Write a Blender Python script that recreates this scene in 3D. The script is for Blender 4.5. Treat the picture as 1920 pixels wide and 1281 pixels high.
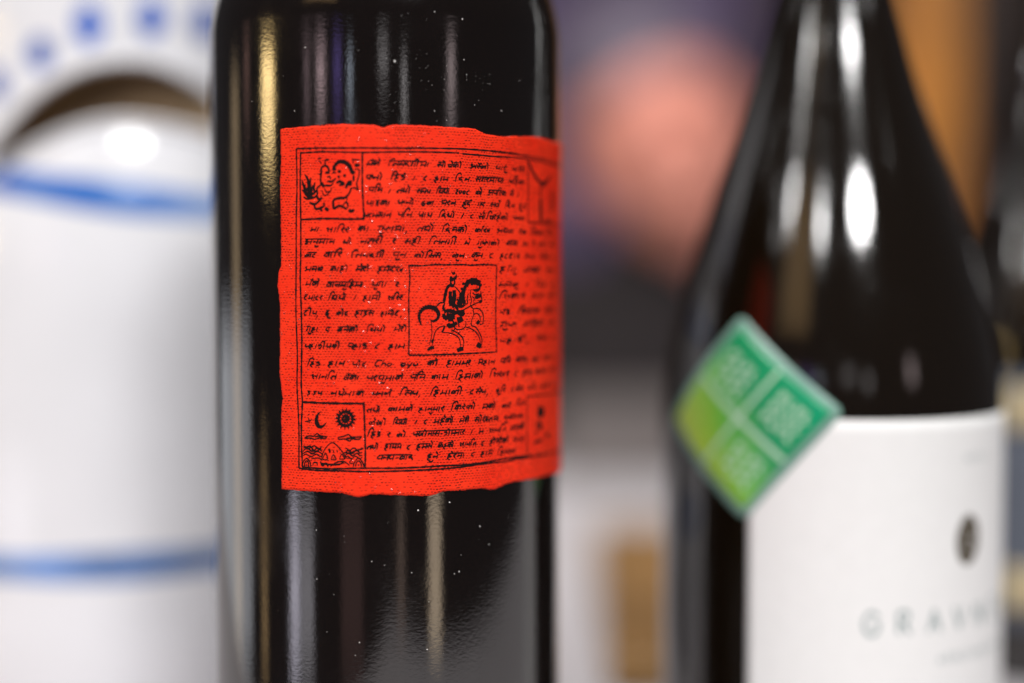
import bpy, bmesh, math, random
from mathutils import Vector, Matrix
from mathutils.bvhtree import BVHTree
import numpy as np

# ------------------------------------------------------------------ clean
for o in list(bpy.data.objects):
    bpy.data.objects.remove(o)
scene = bpy.context.scene
COL = scene.collection
rng = random.Random(7)

# ------------------------------------------------------------------ camera
F_PX, PX0, PY0, W_PX = 2666.0, 960.0, 640.5, 1920.0     # a 50 mm lens on a 36 mm sensor
CAM = Vector((0.0, 0.0, 0.134))
TILT = math.atan(107 / F_PX)
cam_d = bpy.data.cameras.new('camera')
cam = bpy.data.objects.new('camera', cam_d)
COL.objects.link(cam)
cam.location = CAM
cam.rotation_euler = (math.radians(90) - TILT, 0, 0)
cam_d.sensor_width = 36.0
cam_d.lens = 36.0 * F_PX / W_PX
cam_d.clip_start = 0.01
cam_d.clip_end = 100
cam_d.dof.use_dof = True
cam_d.dof.focus_distance = 0.279
cam_d.dof.aperture_fstop = 2.1
cam_d.dof.aperture_blades = 0
scene.camera = cam
FWD = Vector((0, math.cos(TILT), -math.sin(TILT)))
UP = Vector((0, math.sin(TILT), math.cos(TILT)))
RIGHT = Vector((1, 0, 0))


def ray(px, py):
    return (FWD + RIGHT * ((px - PX0) / F_PX) + UP * ((PY0 - py) / F_PX))


def at(px, py, s):
    """the point seen at a pixel of the photograph, s metres in front of the camera"""
    return CAM + ray(px, py) * s


# ------------------------------------------------------------------ world, view
world = bpy.data.worlds.new('World')
scene.world = world
world.use_nodes = True
bg = world.node_tree.nodes['Background']
bg.inputs['Color'].default_value = (0.95, 0.93, 1.0, 1)
bg.inputs['Strength'].default_value = 0.06
scene.view_settings.view_transform = 'Standard'
scene.view_settings.look = 'None'
scene.view_settings.exposure = 0.0
scene.view_settings.gamma = 1.0
scene.view_settings.use_curve_mapping = False
scene.cycles.use_denoising = True
scene.cycles.max_bounces = 10
scene.cycles.caustics_reflective = False
scene.cycles.caustics_refractive = False
scene.cycles.sample_clamp_indirect = 8

# ------------------------------------------------------------------ main bottle numbers, needed for the lamps
R1, S1 = 0.038, 0.313
A1 = at(725, 533, S1)
AX1 = Vector((A1.x, A1.y))                        # axis of the bottle with the red label
TH0 = math.atan2(-AX1.x, AX1.y)                   # direction from the axis to the camera


def hit1(px, py, r=R1):
    d = ray(px, py)
    ox, oy = CAM.x - AX1.x, CAM.y - AX1.y
    a = d.x * d.x + d.y * d.y
    b = 2 * (ox * d.x + oy * d.y)
    c = ox * ox + oy * oy - r * r
    disc = max(b * b - 4 * a * c, 0)
    t = (-b - math.sqrt(disc)) / (2 * a)
    return CAM + d * t


def lamp(name, pos, target, sx, sy, color, L, shape='RECTANGLE'):
    d = bpy.data.lights.new(name, 'AREA')
    d.shape = shape
    d.size = sx
    d.size_y = sy
    area = sx * sy * (math.pi / 4 if shape in ('DISK', 'ELLIPSE') else 1)
    d.energy = L * math.pi * area
    d.color = color
    o = bpy.data.objects.new(name, d)
    COL.objects.link(o)
    o.location = pos
    o.rotation_euler = (Vector(target) - Vector(pos)).to_track_quat('-Z', 'Y').to_euler()
    return o


def streak_lamp(name, px, py0, py1, wpx, color, L, dist=1.7):
    """an unseen area light added for one streak, placed where the dark glass mirrors it"""
    def refl(x, y):
        p = hit1(x, y)
        n = Vector((p.x - AX1.x, p.y - AX1.y, 0)).normalized()
        d = ray(x, y).normalized()
        return p, (d - 2 * d.dot(n) * n).normalized()
    pm, rm = refl(px, (py0 + py1) / 2)
    _, ra = refl(px - wpx / 2, 533)
    _, rb = refl(px + wpx / 2, 533)
    w = dist * ra.angle(rb)
    _, ru = refl(px, py0)
    _, rd = refl(px, py1)
    h = dist * ru.angle(rd)
    return lamp(name, pm + rm * dist, pm, w, h, color, L)


# ------------------------------------------------------------------ lamps
TGT = Vector((0.02, 0.34, 0.13))


def polar(az, el, dist):
    """az to the right of straight behind the camera, el above"""
    a, e = math.radians(az), math.radians(el)
    return TGT + dist * Vector((math.sin(a) * math.cos(e), -math.cos(a) * math.cos(e), math.sin(e)))


# the hall's soft ceiling light and its spots, with two added lights
lamp('overhead_light', polar(-8, 62, 2.2), TGT, 0.66, 0.66, (1.0, 0.99, 0.98), 27.0)
lamp('overhead_light', Vector((0.1, 0.7, 1.5)), Vector((0.1, 1.3, 0.2)), 0.4, 0.4, (1.0, 0.93, 0.90), 10.0)  # added to brighten the face behind the table
lamp('ceiling_spot', polar(18, 37, 2.1), TGT, 0.50, 0.15, (1.0, 0.99, 0.98), 105, 'ELLIPSE')
for az, el, size, L in ((-20, 37, 0.13, 75), (-52, 38, 0.11, 90), (-95, 40, 0.09, 110),
                        (58, 40, 0.10, 80), (4, 62, 0.09, 130)):
    lamp('ceiling_spot', polar(az, el, 2.1), TGT, size, size, (1.0, 0.99, 0.98), L, 'DISK')
lamp('neck_glow_light', polar(-38, 32, 2.0), TGT, 0.7, 0.6, (1.0, 0.62, 0.28), 0.9)  # added warm panel, mirrored as a brown glow near the right bottle's neck
# area lights added so that the dark glass shows upright streaks
streak_lamp('warm_light', 502, 30, 285, 22, (1.0, 0.70, 0.30), 15.0)
streak_lamp('warm_light', 444, 30, 1300, 14, (1.0, 0.72, 0.42), 1.1)
streak_lamp('streak_light', 601, 10, 200, 15, (1.0, 0.72, 0.76), 4.5)
streak_lamp('streak_light', 656, 40, 215, 9, (0.75, 0.85, 1.0), 3.5)
streak_lamp('streak_light', 846, -20, 260, 13, (1.0, 0.80, 0.80), 2.6)
streak_lamp('streak_light', 758, 60, 260, 9, (0.9, 0.85, 0.85), 2.6)
streak_lamp('streak_light', 553, 900, 1310, 17, (0.90, 0.86, 1.0), 4.2)
streak_lamp('streak_light', 576, 900, 1310, 24, (0.92, 0.88, 0.95), 1.7)
streak_lamp('streak_light', 816, 860, 1310, 22, (1.0, 0.78, 0.55), 3.2)
streak_lamp('warm_light', 752, 860, 1310, 12, (1.0, 0.70, 0.55), 0.8)
streak_lamp('warm_light', 660, 860, 1310, 40, (1.0, 0.55, 0.50), 0.28)
streak_lamp('streak_light', 440, 560, 1310, 56, (0.92, 0.94, 1.0), 1.6)
streak_lamp('warm_light', 496, 800, 1310, 8, (1.0, 0.65, 0.3), 1.8)


streak_lamp('streak_light', 575, -20, 250, 8, (1.0, 0.7, 0.75), 1.6)
streak_lamp('streak_light', 632, -20, 215, 14, (0.42, 0.30, 1.0), 1.5)
streak_lamp('streak_light', 718, -10, 120, 18, (0.9, 0.85, 0.85), 2.2)
streak_lamp('warm_light', 462, -20, 240, 7, (1.0, 0.55, 0.45), 0.9)


# ------------------------------------------------------------------ helpers
def mesh_obj(name, verts, faces, mat, parent=None, smooth=True, mats=None, fmat=None):
    me = bpy.data.meshes.new(name)
    me.from_pydata([tuple(v) for v in verts], [], faces)
    for m in (mats or [mat]):
        me.materials.append(m)
    if fmat:
        me.polygons.foreach_set('material_index', fmat)
    if smooth:
        me.polygons.foreach_set('use_smooth', [True] * len(me.polygons))
    me.update()
    o = bpy.data.objects.new(name, me)
    COL.objects.link(o)
    if parent is not None:
        o.parent = parent
    return o


def empty(name, label, cat, loc=(0, 0, 0), group=None):
    o = bpy.data.objects.new(name, None)
    COL.objects.link(o)
    o.location = loc
    o['label'] = label
    o['category'] = cat
    if group:
        o['group'] = group
    return o


def keep(o, parent):
    """parent without moving"""
    o.parent = parent
    o.matrix_parent_inverse = Matrix.Translation(parent.location).inverted()
    return o


def smooth_curve(pts, n=8):
    """Catmull-Rom through 2-D points"""
    pts = [Vector(p) for p in pts]
    if len(pts) < 3:
        return pts
    P = [2 * pts[0] - pts[1]] + pts + [2 * pts[-1] - pts[-2]]
    out = []
    for i in range(1, len(P) - 2):
        for k in range(n):
            t = k / n
            a, b, c, d = P[i - 1], P[i], P[i + 1], P[i + 2]
            out.append(0.5 * ((2 * b) + (c - a) * t + (2 * a - 5 * b + 4 * c - d) * t * t + (3 * b - a - 3 * c + d) * t ** 3))
    out.append(pts[-1])
    return out


def lathe(profile, cx, cy, seg=128, close_bottom=True):
    """profile: (r, z) from bottom to top"""
    verts, faces = [], []
    n = len(profile)
    for r, z in profile:
        for k in range(seg):
            a = 2 * math.pi * k / seg
            verts.append((cx + r * math.cos(a), cy + r * math.sin(a), z))
    for i in range(n - 1):
        for k in range(seg):
            k2 = (k + 1) % seg
            faces.append((i * seg + k, i * seg + k2, (i + 1) * seg + k2, (i + 1) * seg + k))
    if close_bottom:
        faces.append(tuple(range(seg))[::-1])
        faces.append(tuple((n - 1) * seg + k for k in range(seg)))
    return verts, faces


# ------------------------------------------------------------------ materials
def new_mat(name):
    m = bpy.data.materials.new(name)
    m.use_nodes = True
    nt = m.node_tree
    return m, nt, nt.nodes['Principled BSDF']


def node(nt, t, **kw):
    n = nt.nodes.new(t)
    for k, v in kw.items():
        if k.startswith('i_'):
            n.inputs[k[2:].replace('_', ' ')].default_value = v
        else:
            setattr(n, k, v)
    return n


def mth(nt, op, a, b=None, c=None):
    n = nt.nodes.new('ShaderNodeMath')
    n.operation = op
    for i, v in enumerate((a, b, c)):
        if v is None:
            continue
        if isinstance(v, (int, float)):
            n.inputs[i].default_value = v
        else:
            nt.links.new(v, n.inputs[i])
    return n.outputs[0]


def ramp(nt, fac, stops):
    r = nt.nodes.new('ShaderNodeValToRGB')
    el = r.color_ramp.elements
    el[0].position, el[0].color = stops[0][0], (*stops[0][1], 1)
    el[1].position, el[1].color = stops[-1][0], (*stops[-1][1], 1)
    for p, c in stops[1:-1]:
        e = el.new(p)
        e.color = (*c, 1)
    nt.links.new(fac, r.inputs[0])
    return r.outputs[0]


def simple(name, col, rough=0.5, spec=0.5, noise=0.0, scale=60, bump=0.0, bscale=200, coat=0.0):
    m, nt, b = new_mat(name)
    b.inputs['Base Color'].default_value = (*col, 1)
    b.inputs['Roughness'].default_value = rough
    b.inputs['Specular IOR Level'].default_value = spec
    b.inputs['Coat Weight'].default_value = coat
    tc = node(nt, 'ShaderNodeTexCoord')
    if noise:
        n = node(nt, 'ShaderNodeTexNoise', i_Scale=scale, i_Detail=5.0)
        nt.links.new(tc.outputs['Object'], n.inputs['Vector'])
        lo = tuple(c * (1 - noise) for c in col)
        hi = tuple(min(1, c * (1 + noise)) for c in col)
        nt.links.new(ramp(nt, n.outputs['Fac'], [(0.3, lo), (0.7, hi)]), b.inputs['Base Color'])
    if bump:
        n = node(nt, 'ShaderNodeTexNoise', i_Scale=bscale, i_Detail=4.0)
        nt.links.new(tc.outputs['Object'], n.inputs['Vector'])
        bp = node(nt, 'ShaderNodeBump', i_Strength=bump, i_Distance=0.001)
        nt.links.new(n.outputs['Fac'], bp.inputs['Height'])
        nt.links.new(bp.outputs['Normal'], b.inputs['Normal'])
    return m


def glass_mat(name, col, peel=0.10, smudge=True):
    """dark bottle glass full of wine: orange-peel skin, a few greasy smudges"""
    m, nt, b = new_mat(name)
    b.inputs['Base Color'].default_value = (*col, 1)
    b.inputs['IOR'].default_value = 1.75
    tc = node(nt, 'ShaderNodeTexCoord')
    mp = node(nt, 'ShaderNodeMapping')
    mp.inputs['Scale'].default_value = (1, 1, 1.5)
    nt.links.new(tc.outputs['Object'], mp.inputs['Vector'])
    n = node(nt, 'ShaderNodeTexNoise', i_Scale=1150.0, i_Detail=2.0, i_Roughness=0.55)
    nt.links.new(mp.outputs[0], n.inputs['Vector'])
    big = node(nt, 'ShaderNodeTexNoise', i_Scale=70.0, i_Detail=2.0)
    nt.links.new(tc.outputs['Object'], big.inputs['Vector'])
    h = mth(nt, 'ADD', mth(nt, 'MULTIPLY', n.outputs['Fac'], 0.05), mth(nt, 'MULTIPLY', big.outputs['Fac'], 0.05))
    bp = node(nt, 'ShaderNodeBump', i_Strength=peel, i_Distance=0.0018)
    nt.links.new(h, bp.inputs['Height'])
    nt.links.new(bp.outputs['Normal'], b.inputs['Normal'])
    sm = node(nt, 'ShaderNodeTexNoise', i_Scale=55.0, i_Detail=8.0, i_Roughness=0.7)
    mp2 = node(nt, 'ShaderNodeMapping')
    mp2.inputs['Scale'].default_value = (1, 1, 0.6)
    nt.links.new(tc.outputs['Object'], mp2.inputs['Vector'])
    nt.links.new(mp2.outputs[0], sm.inputs['Vector'])
    mr = node(nt, 'ShaderNodeMapRange')
    mr.inputs['From Min'].default_value = 0.45
    mr.inputs['From Max'].default_value = 0.75
    mr.inputs['To Min'].default_value = 0.07
    mr.inputs['To Max'].default_value = 0.20 if smudge else 0.09
    nt.links.new(sm.outputs['Fac'], mr.inputs['Value'])
    nt.links.new(mr.outputs[0], b.inputs['Roughness'])
    return m


def canvas_mat():
    """orange-red woven cloth paper, thread holes showing as short dark dashes; UV in millimetres"""
    m, nt, b = new_mat('red_canvas_paper')
    uv = node(nt, 'ShaderNodeUVMap')
    nz = node(nt, 'ShaderNodeTexNoise', i_Scale=0.35, i_Detail=3.0)
    nt.links.new(uv.outputs[0], nz.inputs['Vector'])
    sep = node(nt, 'ShaderNodeSeparateXYZ')
    nt.links.new(uv.outputs[0], sep.inputs[0])
    wob = mth(nt, 'MULTIPLY', nz.outputs['Fac'], 1.8)
    cu = mth(nt, 'ADD', mth(nt, 'DIVIDE', sep.outputs[0], 0.70), wob)
    cv = mth(nt, 'ADD', mth(nt, 'DIVIDE', sep.outputs[1], 0.52), mth(nt, 'MULTIPLY', nz.outputs['Fac'], 1.4))
    row = mth(nt, 'FLOOR', cv)
    cu2 = mth(nt, 'ADD', cu, mth(nt, 'MULTIPLY', row, 0.5))
    fu, fv = mth(nt, 'FRACT', cu2), mth(nt, 'FRACT', cv)
    cell = node(nt, 'ShaderNodeCombineXYZ')
    nt.links.new(mth(nt, 'FLOOR', cu2), cell.inputs[0])
    nt.links.new(row, cell.inputs[1])
    wn = node(nt, 'ShaderNodeTexWhiteNoise', noise_dimensions='2D')
    nt.links.new(cell.outputs[0], wn.inputs['Vector'])
    du = mth(nt, 'SUBTRACT', 0.5, mth(nt, 'ABSOLUTE', mth(nt, 'SUBTRACT', fu, 0.5)))
    dv = mth(nt, 'SUBTRACT', 0.5, mth(nt, 'ABSOLUTE', mth(nt, 'SUBTRACT', fv, 0.5)))
    # a hole: long across, thin up and down
    hole = mth(nt, 'MULTIPLY', mth(nt, 'GREATER_THAN', du, 0.17), mth(nt, 'GREATER_THAN', dv, 0.325))
    patch = node(nt, 'ShaderNodeTexNoise', i_Scale=0.055, i_Detail=3.0)
    nt.links.new(uv.outputs[0], patch.inputs['Vector'])
    thr = mth(nt, 'ADD', mth(nt, 'MULTIPLY', patch.outputs['Fac'], 3.0), -0.85)
    open_ = mth(nt, 'MULTIPLY', hole, mth(nt, 'LESS_THAN', wn.outputs['Value'], thr))
    depth = mth(nt, 'MULTIPLY', open_, mth(nt, 'ADD', 0.40, mth(nt, 'MULTIPLY', wn.outputs['Value'], 0.9)))
    # cloth tone
    tone = node(nt, 'ShaderNodeTexNoise', i_Scale=0.16, i_Detail=6.0)
    nt.links.new(uv.outputs[0], tone.inputs['Vector'])
    col = ramp(nt, tone.outputs['Fac'], [(0.3, (0.86, 0.026, 0.007)), (0.7, (0.93, 0.040, 0.011))])
    mix = node(nt, 'ShaderNodeMix', data_type='RGBA')
    nt.links.new(mth(nt, 'MINIMUM', depth, 0.9), mix.inputs[0])
    nt.links.new(col, mix.inputs[6])
    mix.inputs[7].default_value = (0.10, 0.006, 0.004, 1)
    nt.links.new(mix.outputs[2], b.inputs['Base Color'])
    sv = mth(nt, 'SINE', mth(nt, 'MULTIPLY', fv, math.pi))
    su = mth(nt, 'SINE', mth(nt, 'MULTIPLY', fu, math.pi))
    # a few loose glossy threads stand proud of the weave
    wn2 = node(nt, 'ShaderNodeTexWhiteNoise', noise_dimensions='3D')
    cell2 = node(nt, 'ShaderNodeCombineXYZ')
    nt.links.new(mth(nt, 'FLOOR', cu2), cell2.inputs[0])
    nt.links.new(row, cell2.inputs[1])
    cell2.inputs[2].default_value = 3.7
    nt.links.new(cell2.outputs[0], wn2.inputs['Vector'])
    loose = mth(nt, 'MULTIPLY', mth(nt, 'GREATER_THAN', wn2.outputs['Value'], 0.972), mth(nt, 'GREATER_THAN', du, 0.24))
    weave = mth(nt, 'ADD', mth(nt, 'MULTIPLY', mth(nt, 'MULTIPLY', su, sv), 0.28), mth(nt, 'MULTIPLY', mth(nt, 'MULTIPLY', loose, sv), 1.1))
    bp = node(nt, 'ShaderNodeBump', i_Strength=0.8, i_Distance=0.00012)
    nt.links.new(weave, bp.inputs['Height'])
    nt.links.new(bp.outputs['Normal'], b.inputs['Normal'])
    nt.links.new(mth(nt, 'SUBTRACT', 0.62, mth(nt, 'MULTIPLY', loose, 0.46)), b.inputs['Roughness'])
    nt.links.new(mth(nt, 'ADD', 0.10, mth(nt, 'MULTIPLY', loose, 0.3)), b.inputs['Specular IOR Level'])
    return m


M_GLASS = glass_mat('dark_bottle_glass', (0.0040, 0.0020, 0.0014), peel=0.15)
M_GLASS2 = glass_mat('brown_bottle_glass', (0.005, 0.0026, 0.0009), peel=0.05)
M_CANVAS = canvas_mat()
M_INK = simple('black_print_ink', (0.013, 0.006, 0.006), rough=0.7, spec=0.08)
M_DUST = simple('dust', (0.75, 0.72, 0.70), rough=0.8)
M_CAPS = simple('capsule_foil', (0.03, 0.01, 0.012), rough=0.35, noise=0.2)
M_PAPER = simple('white_label_paper', (0.79, 0.79, 0.785), rough=0.6, noise=0.015, scale=300, bump=0.05, bscale=900)
M_GREYINK = simple('grey_green_ink', (0.32, 0.38, 0.38), rough=0.6)
M_SEAL = simple('dark_seal_ink', (0.055, 0.040, 0.018), rough=0.5)
M_CERAM = simple('white_glazed_ceramic', (0.81, 0.81, 0.845), rough=0.12, noise=0.02, scale=40, bump=0.08, bscale=40)
M_MOUTH_SHADE = simple('brown_mouth_shade', (0.30, 0.215, 0.13), rough=0.9, noise=0.2)  # brown stands for the shade inside the jar's mouth
M_BLUE = simple('cobalt_blue_paint', (0.018, 0.105, 0.50), rough=0.15, noise=0.35, scale=90)
def brushed_blue():
    m, nt, b = new_mat('brushed_cobalt_paint')
    tc = node(nt, 'ShaderNodeTexCoord')
    n = node(nt, 'ShaderNodeTexNoise', i_Scale=24.0, i_Detail=4.0)
    nt.links.new(tc.outputs['Object'], n.inputs['Vector'])
    nt.links.new(ramp(nt, n.outputs['Fac'], [(0.34, (0.012, 0.085, 0.46)), (0.52, (0.05, 0.18, 0.55)), (0.68, (0.30, 0.42, 0.68))]), b.inputs['Base Color'])
    b.inputs['Roughness'].default_value = 0.14
    return m


M_BAND = brushed_blue()
M_PALEBLUE = simple('pale_blue_paint', (0.10, 0.22, 0.52), rough=0.15, noise=0.5, scale=45)
M_CLOTH = simple('white_tablecloth', (0.62, 0.59, 0.61), rough=0.9, noise=0.03, scale=30, bump=0.5, bscale=25)
M_WOOD = simple('brown_wood', (0.30, 0.165, 0.055), rough=0.5, noise=0.3, scale=18)

# ------------------------------------------------------------------ the table and what closes the view behind
CORN = [Vector(c) for c in ((0.01, -0.012), (0.90, 0.70), (0.90, 1.12), (-0.60, 1.12), (-0.60, 0.75))]
rim = []
for k in range(5):
    a_, b_ = CORN[k], CORN[(k + 1) % 5]
    n_ = int((b_ - a_).length / 0.02)
    rim += [a_ + (b_ - a_) * (q / n_) for q in range(n_)]
cen = Vector((0.15, 0.65))
m_ = len(rim)
v, f = [(cen.x, cen.y, 0.0)], []
for t in (0.25, 0.5, 0.75, 1.0):
    for p in rim:
        q = cen + (p - cen) * t
        v.append((q.x, q.y, 0.0))
for q in range(m_):
    f.append((0, 1 + q, 1 + (q + 1) % m_))
for k in range(3):
    for q in range(m_):
        q2 = (q + 1) % m_
        f.append((1 + k * m_ + q, 1 + (k + 1) * m_ + q, 1 + (k + 1) * m_ + q2, 1 + k * m_ + q2))
prev = 1 + 3 * m_
for dz, out in ((-0.002, 0.002), (-0.008, 0.005), (-0.03, 0.008), (-0.16, 0.016), (-0.34, 0.022)):   # the cloth hangs over the edges
    st_ = len(v)
    for q, p in enumerate(rim):
        d_ = (p - cen).normalized()
        w_ = out + 0.012 * math.sin(q * 0.55) * min(1, -dz * 6)
        v.append((p.x + d_.x * w_, p.y + d_.y * w_, dz))
    for q in range(m_):
        q2 = (q + 1) % m_
        f.append((prev + q, st_ + q, st_ + q2, prev + q2))
    prev = st_
table = mesh_obj('table_surface', v, f, M_CLOTH)
table['kind'] = 'structure'

M_WALL = simple('dark_brown_wall', (0.05, 0.036, 0.032), rough=0.9, noise=0.45, scale=2.5)
v, f = [], []
for i in range(41):
    x = -1.6 + 3.4 * i / 40
    yy = 2.3 + 0.03 * math.sin(i * 1.3)
    for z in (-0.35, 0.35, 1.6):
        v.append((x, yy, z))
for i in range(40):
    for k in range(2):
        a = i * 3 + k
        f.append((a, a + 3, a + 4, a + 1))
wall = mesh_obj('backdrop', v, f, M_WALL)
wall['kind'] = 'structure'

# ------------------------------------------------------------------ bottle with the red label
B1 = empty('wine_bottle', 'dark glass wine bottle in sharp focus with red handwritten canvas label', 'bottle',
           (AX1.x, AX1.y, 0), 'wine bottles on the table')
SH = 0.1862                                        # where the shoulder starts
prof = [(0.030, 0.0), (0.0345, 0.0006), (0.0370, 0.003), (R1, 0.008)]
prof += [(R1, 0.008 + (SH - 0.008) * k / 14) for k in range(1, 15)]
for k in range(1, 15):
    a = k / 14 * math.pi / 2
    prof.append((0.0155 + (R1 - 0.0155) * math.cos(a) ** 0.9, SH + 0.0265 * math.sin(a) ** 1.15))
prof += [(0.0148, 0.222), (0.0143, 0.235), (0.0138, 0.262), (0.0135, 0.285), (0.0150, 0.2855), (0.0150, 0.294), (0.0135, 0.2955), (0.0095, 0.2955)]
vv, ff = lathe(prof, AX1.x, AX1.y, 192)
keep(mesh_obj('glass_body', vv, ff, M_GLASS), B1)
vv, ff = lathe([(0.0154, 0.232), (0.0149, 0.262), (0.0146, 0.284), (0.0160, 0.2846), (0.0160, 0.2952), (0.0150, 0.2966), (0.001, 0.2968)], AX1.x, AX1.y, 64)
keep(mesh_obj('capsule', vv, ff, M_CAPS), B1)


def lab(px, py):
    p = hit1(px, py, R1 + 0.0004)
    th = math.atan2(p.x - AX1.x, -(p.y - AX1.y)) - TH0
    return (th * R1, p.z)


def onlab(u, v_, off=0.0):
    th = u / R1 + TH0
    r = R1 + off
    return (AX1.x + r * math.sin(th), AX1.y - r * math.cos(th), v_)


# outline of the torn-edged label, read off the photograph and carried round the bottle
TOP = [lab(*p) for p in ((527, 242), (560, 239), (591, 236), (632, 233), (693, 234), (707, 236), (717, 240), (727, 237), (739, 234),
                         (798, 236), (845, 239), (889, 241), (902, 248), (918, 253), (946, 257), (958, 255.5), (1009, 257.5))]
BOT = [lab(*p) for p in ((527, 917), (605, 923), (643, 924.5), (655, 929), (670, 932), (683, 931), (695, 926.5), (759, 929), (807, 930),
                         (824, 924), (841, 920), (852, 921), (898, 916), (928, 918), (945, 909), (961, 903.5), (1001, 898))]
LEF = [lab(*p) for p in ((526, 246), (527, 305), (525, 342), (527, 443), (527, 500), (522, 515), (520.5, 539), (525, 573), (525, 663),
                         (524, 703), (530, 754), (527, 785), (529, 849), (528, 916))]
U_R = math.radians(87.5) * R1
vt, vb = TOP[9][1], BOT[8][1]
TOP += [(math.radians(a) * R1, vt + dz) for a, dz in ((66, -0.0008), (74, -0.0003), (82, -0.0008), (90, 0))]
BOT += [(math.radians(a) * R1, vb + dz) for a, dz in ((66, 0.0012), (74, 0.0004), (82, 0.0012), (90, 0.0004))]


def interp(tab, x, k=0):
    xs = [t[k] for t in tab]
    ys = [t[1 - k] for t in tab]
    if xs[0] > xs[-1]:
        xs, ys = xs[::-1], ys[::-1]
    return float(np.interp(x, xs, ys))


NU, NV = 190, 150
u_l0 = LEF[0][0]
grid = {}
verts, faces, uvs = [], [], []


def edge_noise(t, s):
    return 0.00004 * (math.sin(t * 2100 + s) + 0.7 * math.sin(t * 4300 + 2 * s) + 0.6 * math.sin(t * 7900 + s * 5))


for layer, off in ((0, 0.00040), (1, 0.00002)):
    for j in range(NV + 1):
        tv = j / NV
        vmid = vb + (vt - vb) * tv
        ul = interp(LEF, vmid, 1) + edge_noise(vmid, 1)
        for i in range(NU + 1):
            u = ul + (U_R + edge_noise(vmid, 3) - ul) * i / NU
            lo = interp(BOT, u) + edge_noise(u, 4)
            hi = interp(TOP, u) + edge_noise(u, 6)
            w_ = lo + (hi - lo) * tv
            # the paper lifts a hair at its top edge
            lift = 0.00012 * max(0, tv - 0.985) / 0.015 * max(0, math.sin(u * 260)) if layer == 0 else 0
            verts.append(onlab(u, w_, off + lift))
            uvs.append((u * 1000, w_ * 1000))
n1 = (NU + 1) * (NV + 1)
for j in range(NV):
    for i in range(NU):
        a = j * (NU + 1) + i
        faces.append((a, a + 1, a + NU + 2, a + NU + 1))
per = [i for i in range(NU + 1)] + [j * (NU + 1) + NU for j in range(1, NV + 1)] + \
      [NV * (NU + 1) + i for i in range(NU - 1, -1, -1)] + [j * (NU + 1) for j in range(NV - 1, 0, -1)]
for q in range(len(per)):
    a, b_ = per[q], per[(q + 1) % len(per)]
    faces.append((a + n1, b_ + n1, b_, a))
M_TORN = simple('torn_paper_edge', (0.85, 0.22, 0.17), rough=0.8, noise=0.4, scale=400)
red = mesh_obj('label', verts, faces, M_CANVAS, mats=[M_CANVAS, M_TORN], fmat=[0] * (NU * NV) + [1] * len(per))
uvl = red.data.uv_layers.new(name='UVMap')
for lp in red.data.loops:
    uvl.data[lp.index].uv = uvs[lp.vertex_index]
keep(red, B1)
red['label'] = 'orange-red woven canvas label with black handwriting and drawings'


class Ink:
    """ink strokes collected in label units and wrapped round a bottle"""
    def __init__(self, place, off):
        self.v, self.f, self.place, self.off = [], [], place, off
        self.n = 0

    def stroke(self, pts, w, taper=0.35, jit=0.12, sm=5):
        pts = smooth_curve(pts, sm) if len(pts) > 2 else [Vector(p) for p in pts]
        if len(pts) == 2:
            a, b = pts
            L_ = (b - a).length
            k = max(2, int(L_ / 0.0012))
            pts = [a + (b - a) * (i / k) for i in range(k + 1)]
        pts = [p for i, p in enumerate(pts) if i == 0 or (p - pts[i - 1]).length > 1e-7]
        n = len(pts)
        if n < 2:
            return
        base = len(self.v)
        self.n += 1
        off = self.off + 0.0000025 * (self.n % 7)        # strokes that cross never share a plane
        ph = rng.random() * 6
        for i, p in enumerate(pts):
            d = (pts[min(i + 1, n - 1)] - pts[max(i - 1, 0)])
            if d.length < 1e-9:
                d = Vector((1, 0))
            d.normalize()
            nrm = Vector((-d.y, d.x))
            t = i / (n - 1)
            ww = w * (1 - taper * abs(2 * t - 1) ** 3) * (1 + jit * math.sin(i * 2.1 + ph) + jit * (rng.random() - 0.5))
            ww *= 0.82 + 0.36 * abs(nrm.dot(Vector((0.5, 0.86))))
            a, b = p + nrm * ww / 2, p - nrm * ww / 2
            self.v.append(self.place(a.x, a.y, off))
            self.v.append(self.place(b.x, b.y, off))
        for i in range(n - 1):
            k = base + 2 * i
            self.f.append((k, k + 1, k + 3, k + 2))

    def blob(self, c, rx, ry, n=12, rough=0.18):
        base = len(self.v)
        self.n += 1
        off = self.off + 0.0000025 * (self.n % 7)
        for k in range(n):
            a = 2 * math.pi * k / n
            q = 1 + rough * (rng.random() - 0.5) * 2
            self.v.append(self.place(c[0] + rx * q * math.cos(a), c[1] + ry * q * math.sin(a), off))
        self.f.append(tuple(range(base, base + n)))

    def build(self, name, mat, parent):
        o = mesh_obj(name, self.v, self.f, mat, smooth=False)
        o.parent = parent
        return o


OFF = 0.00042
PXM = 0.000103                                       # about one photo pixel on the label, in metres


def pxs(pts, org=(0, 0), sc=1.0):
    return [lab(org[0] + x / sc, org[1] + y / sc) for x, y in pts]


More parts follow.
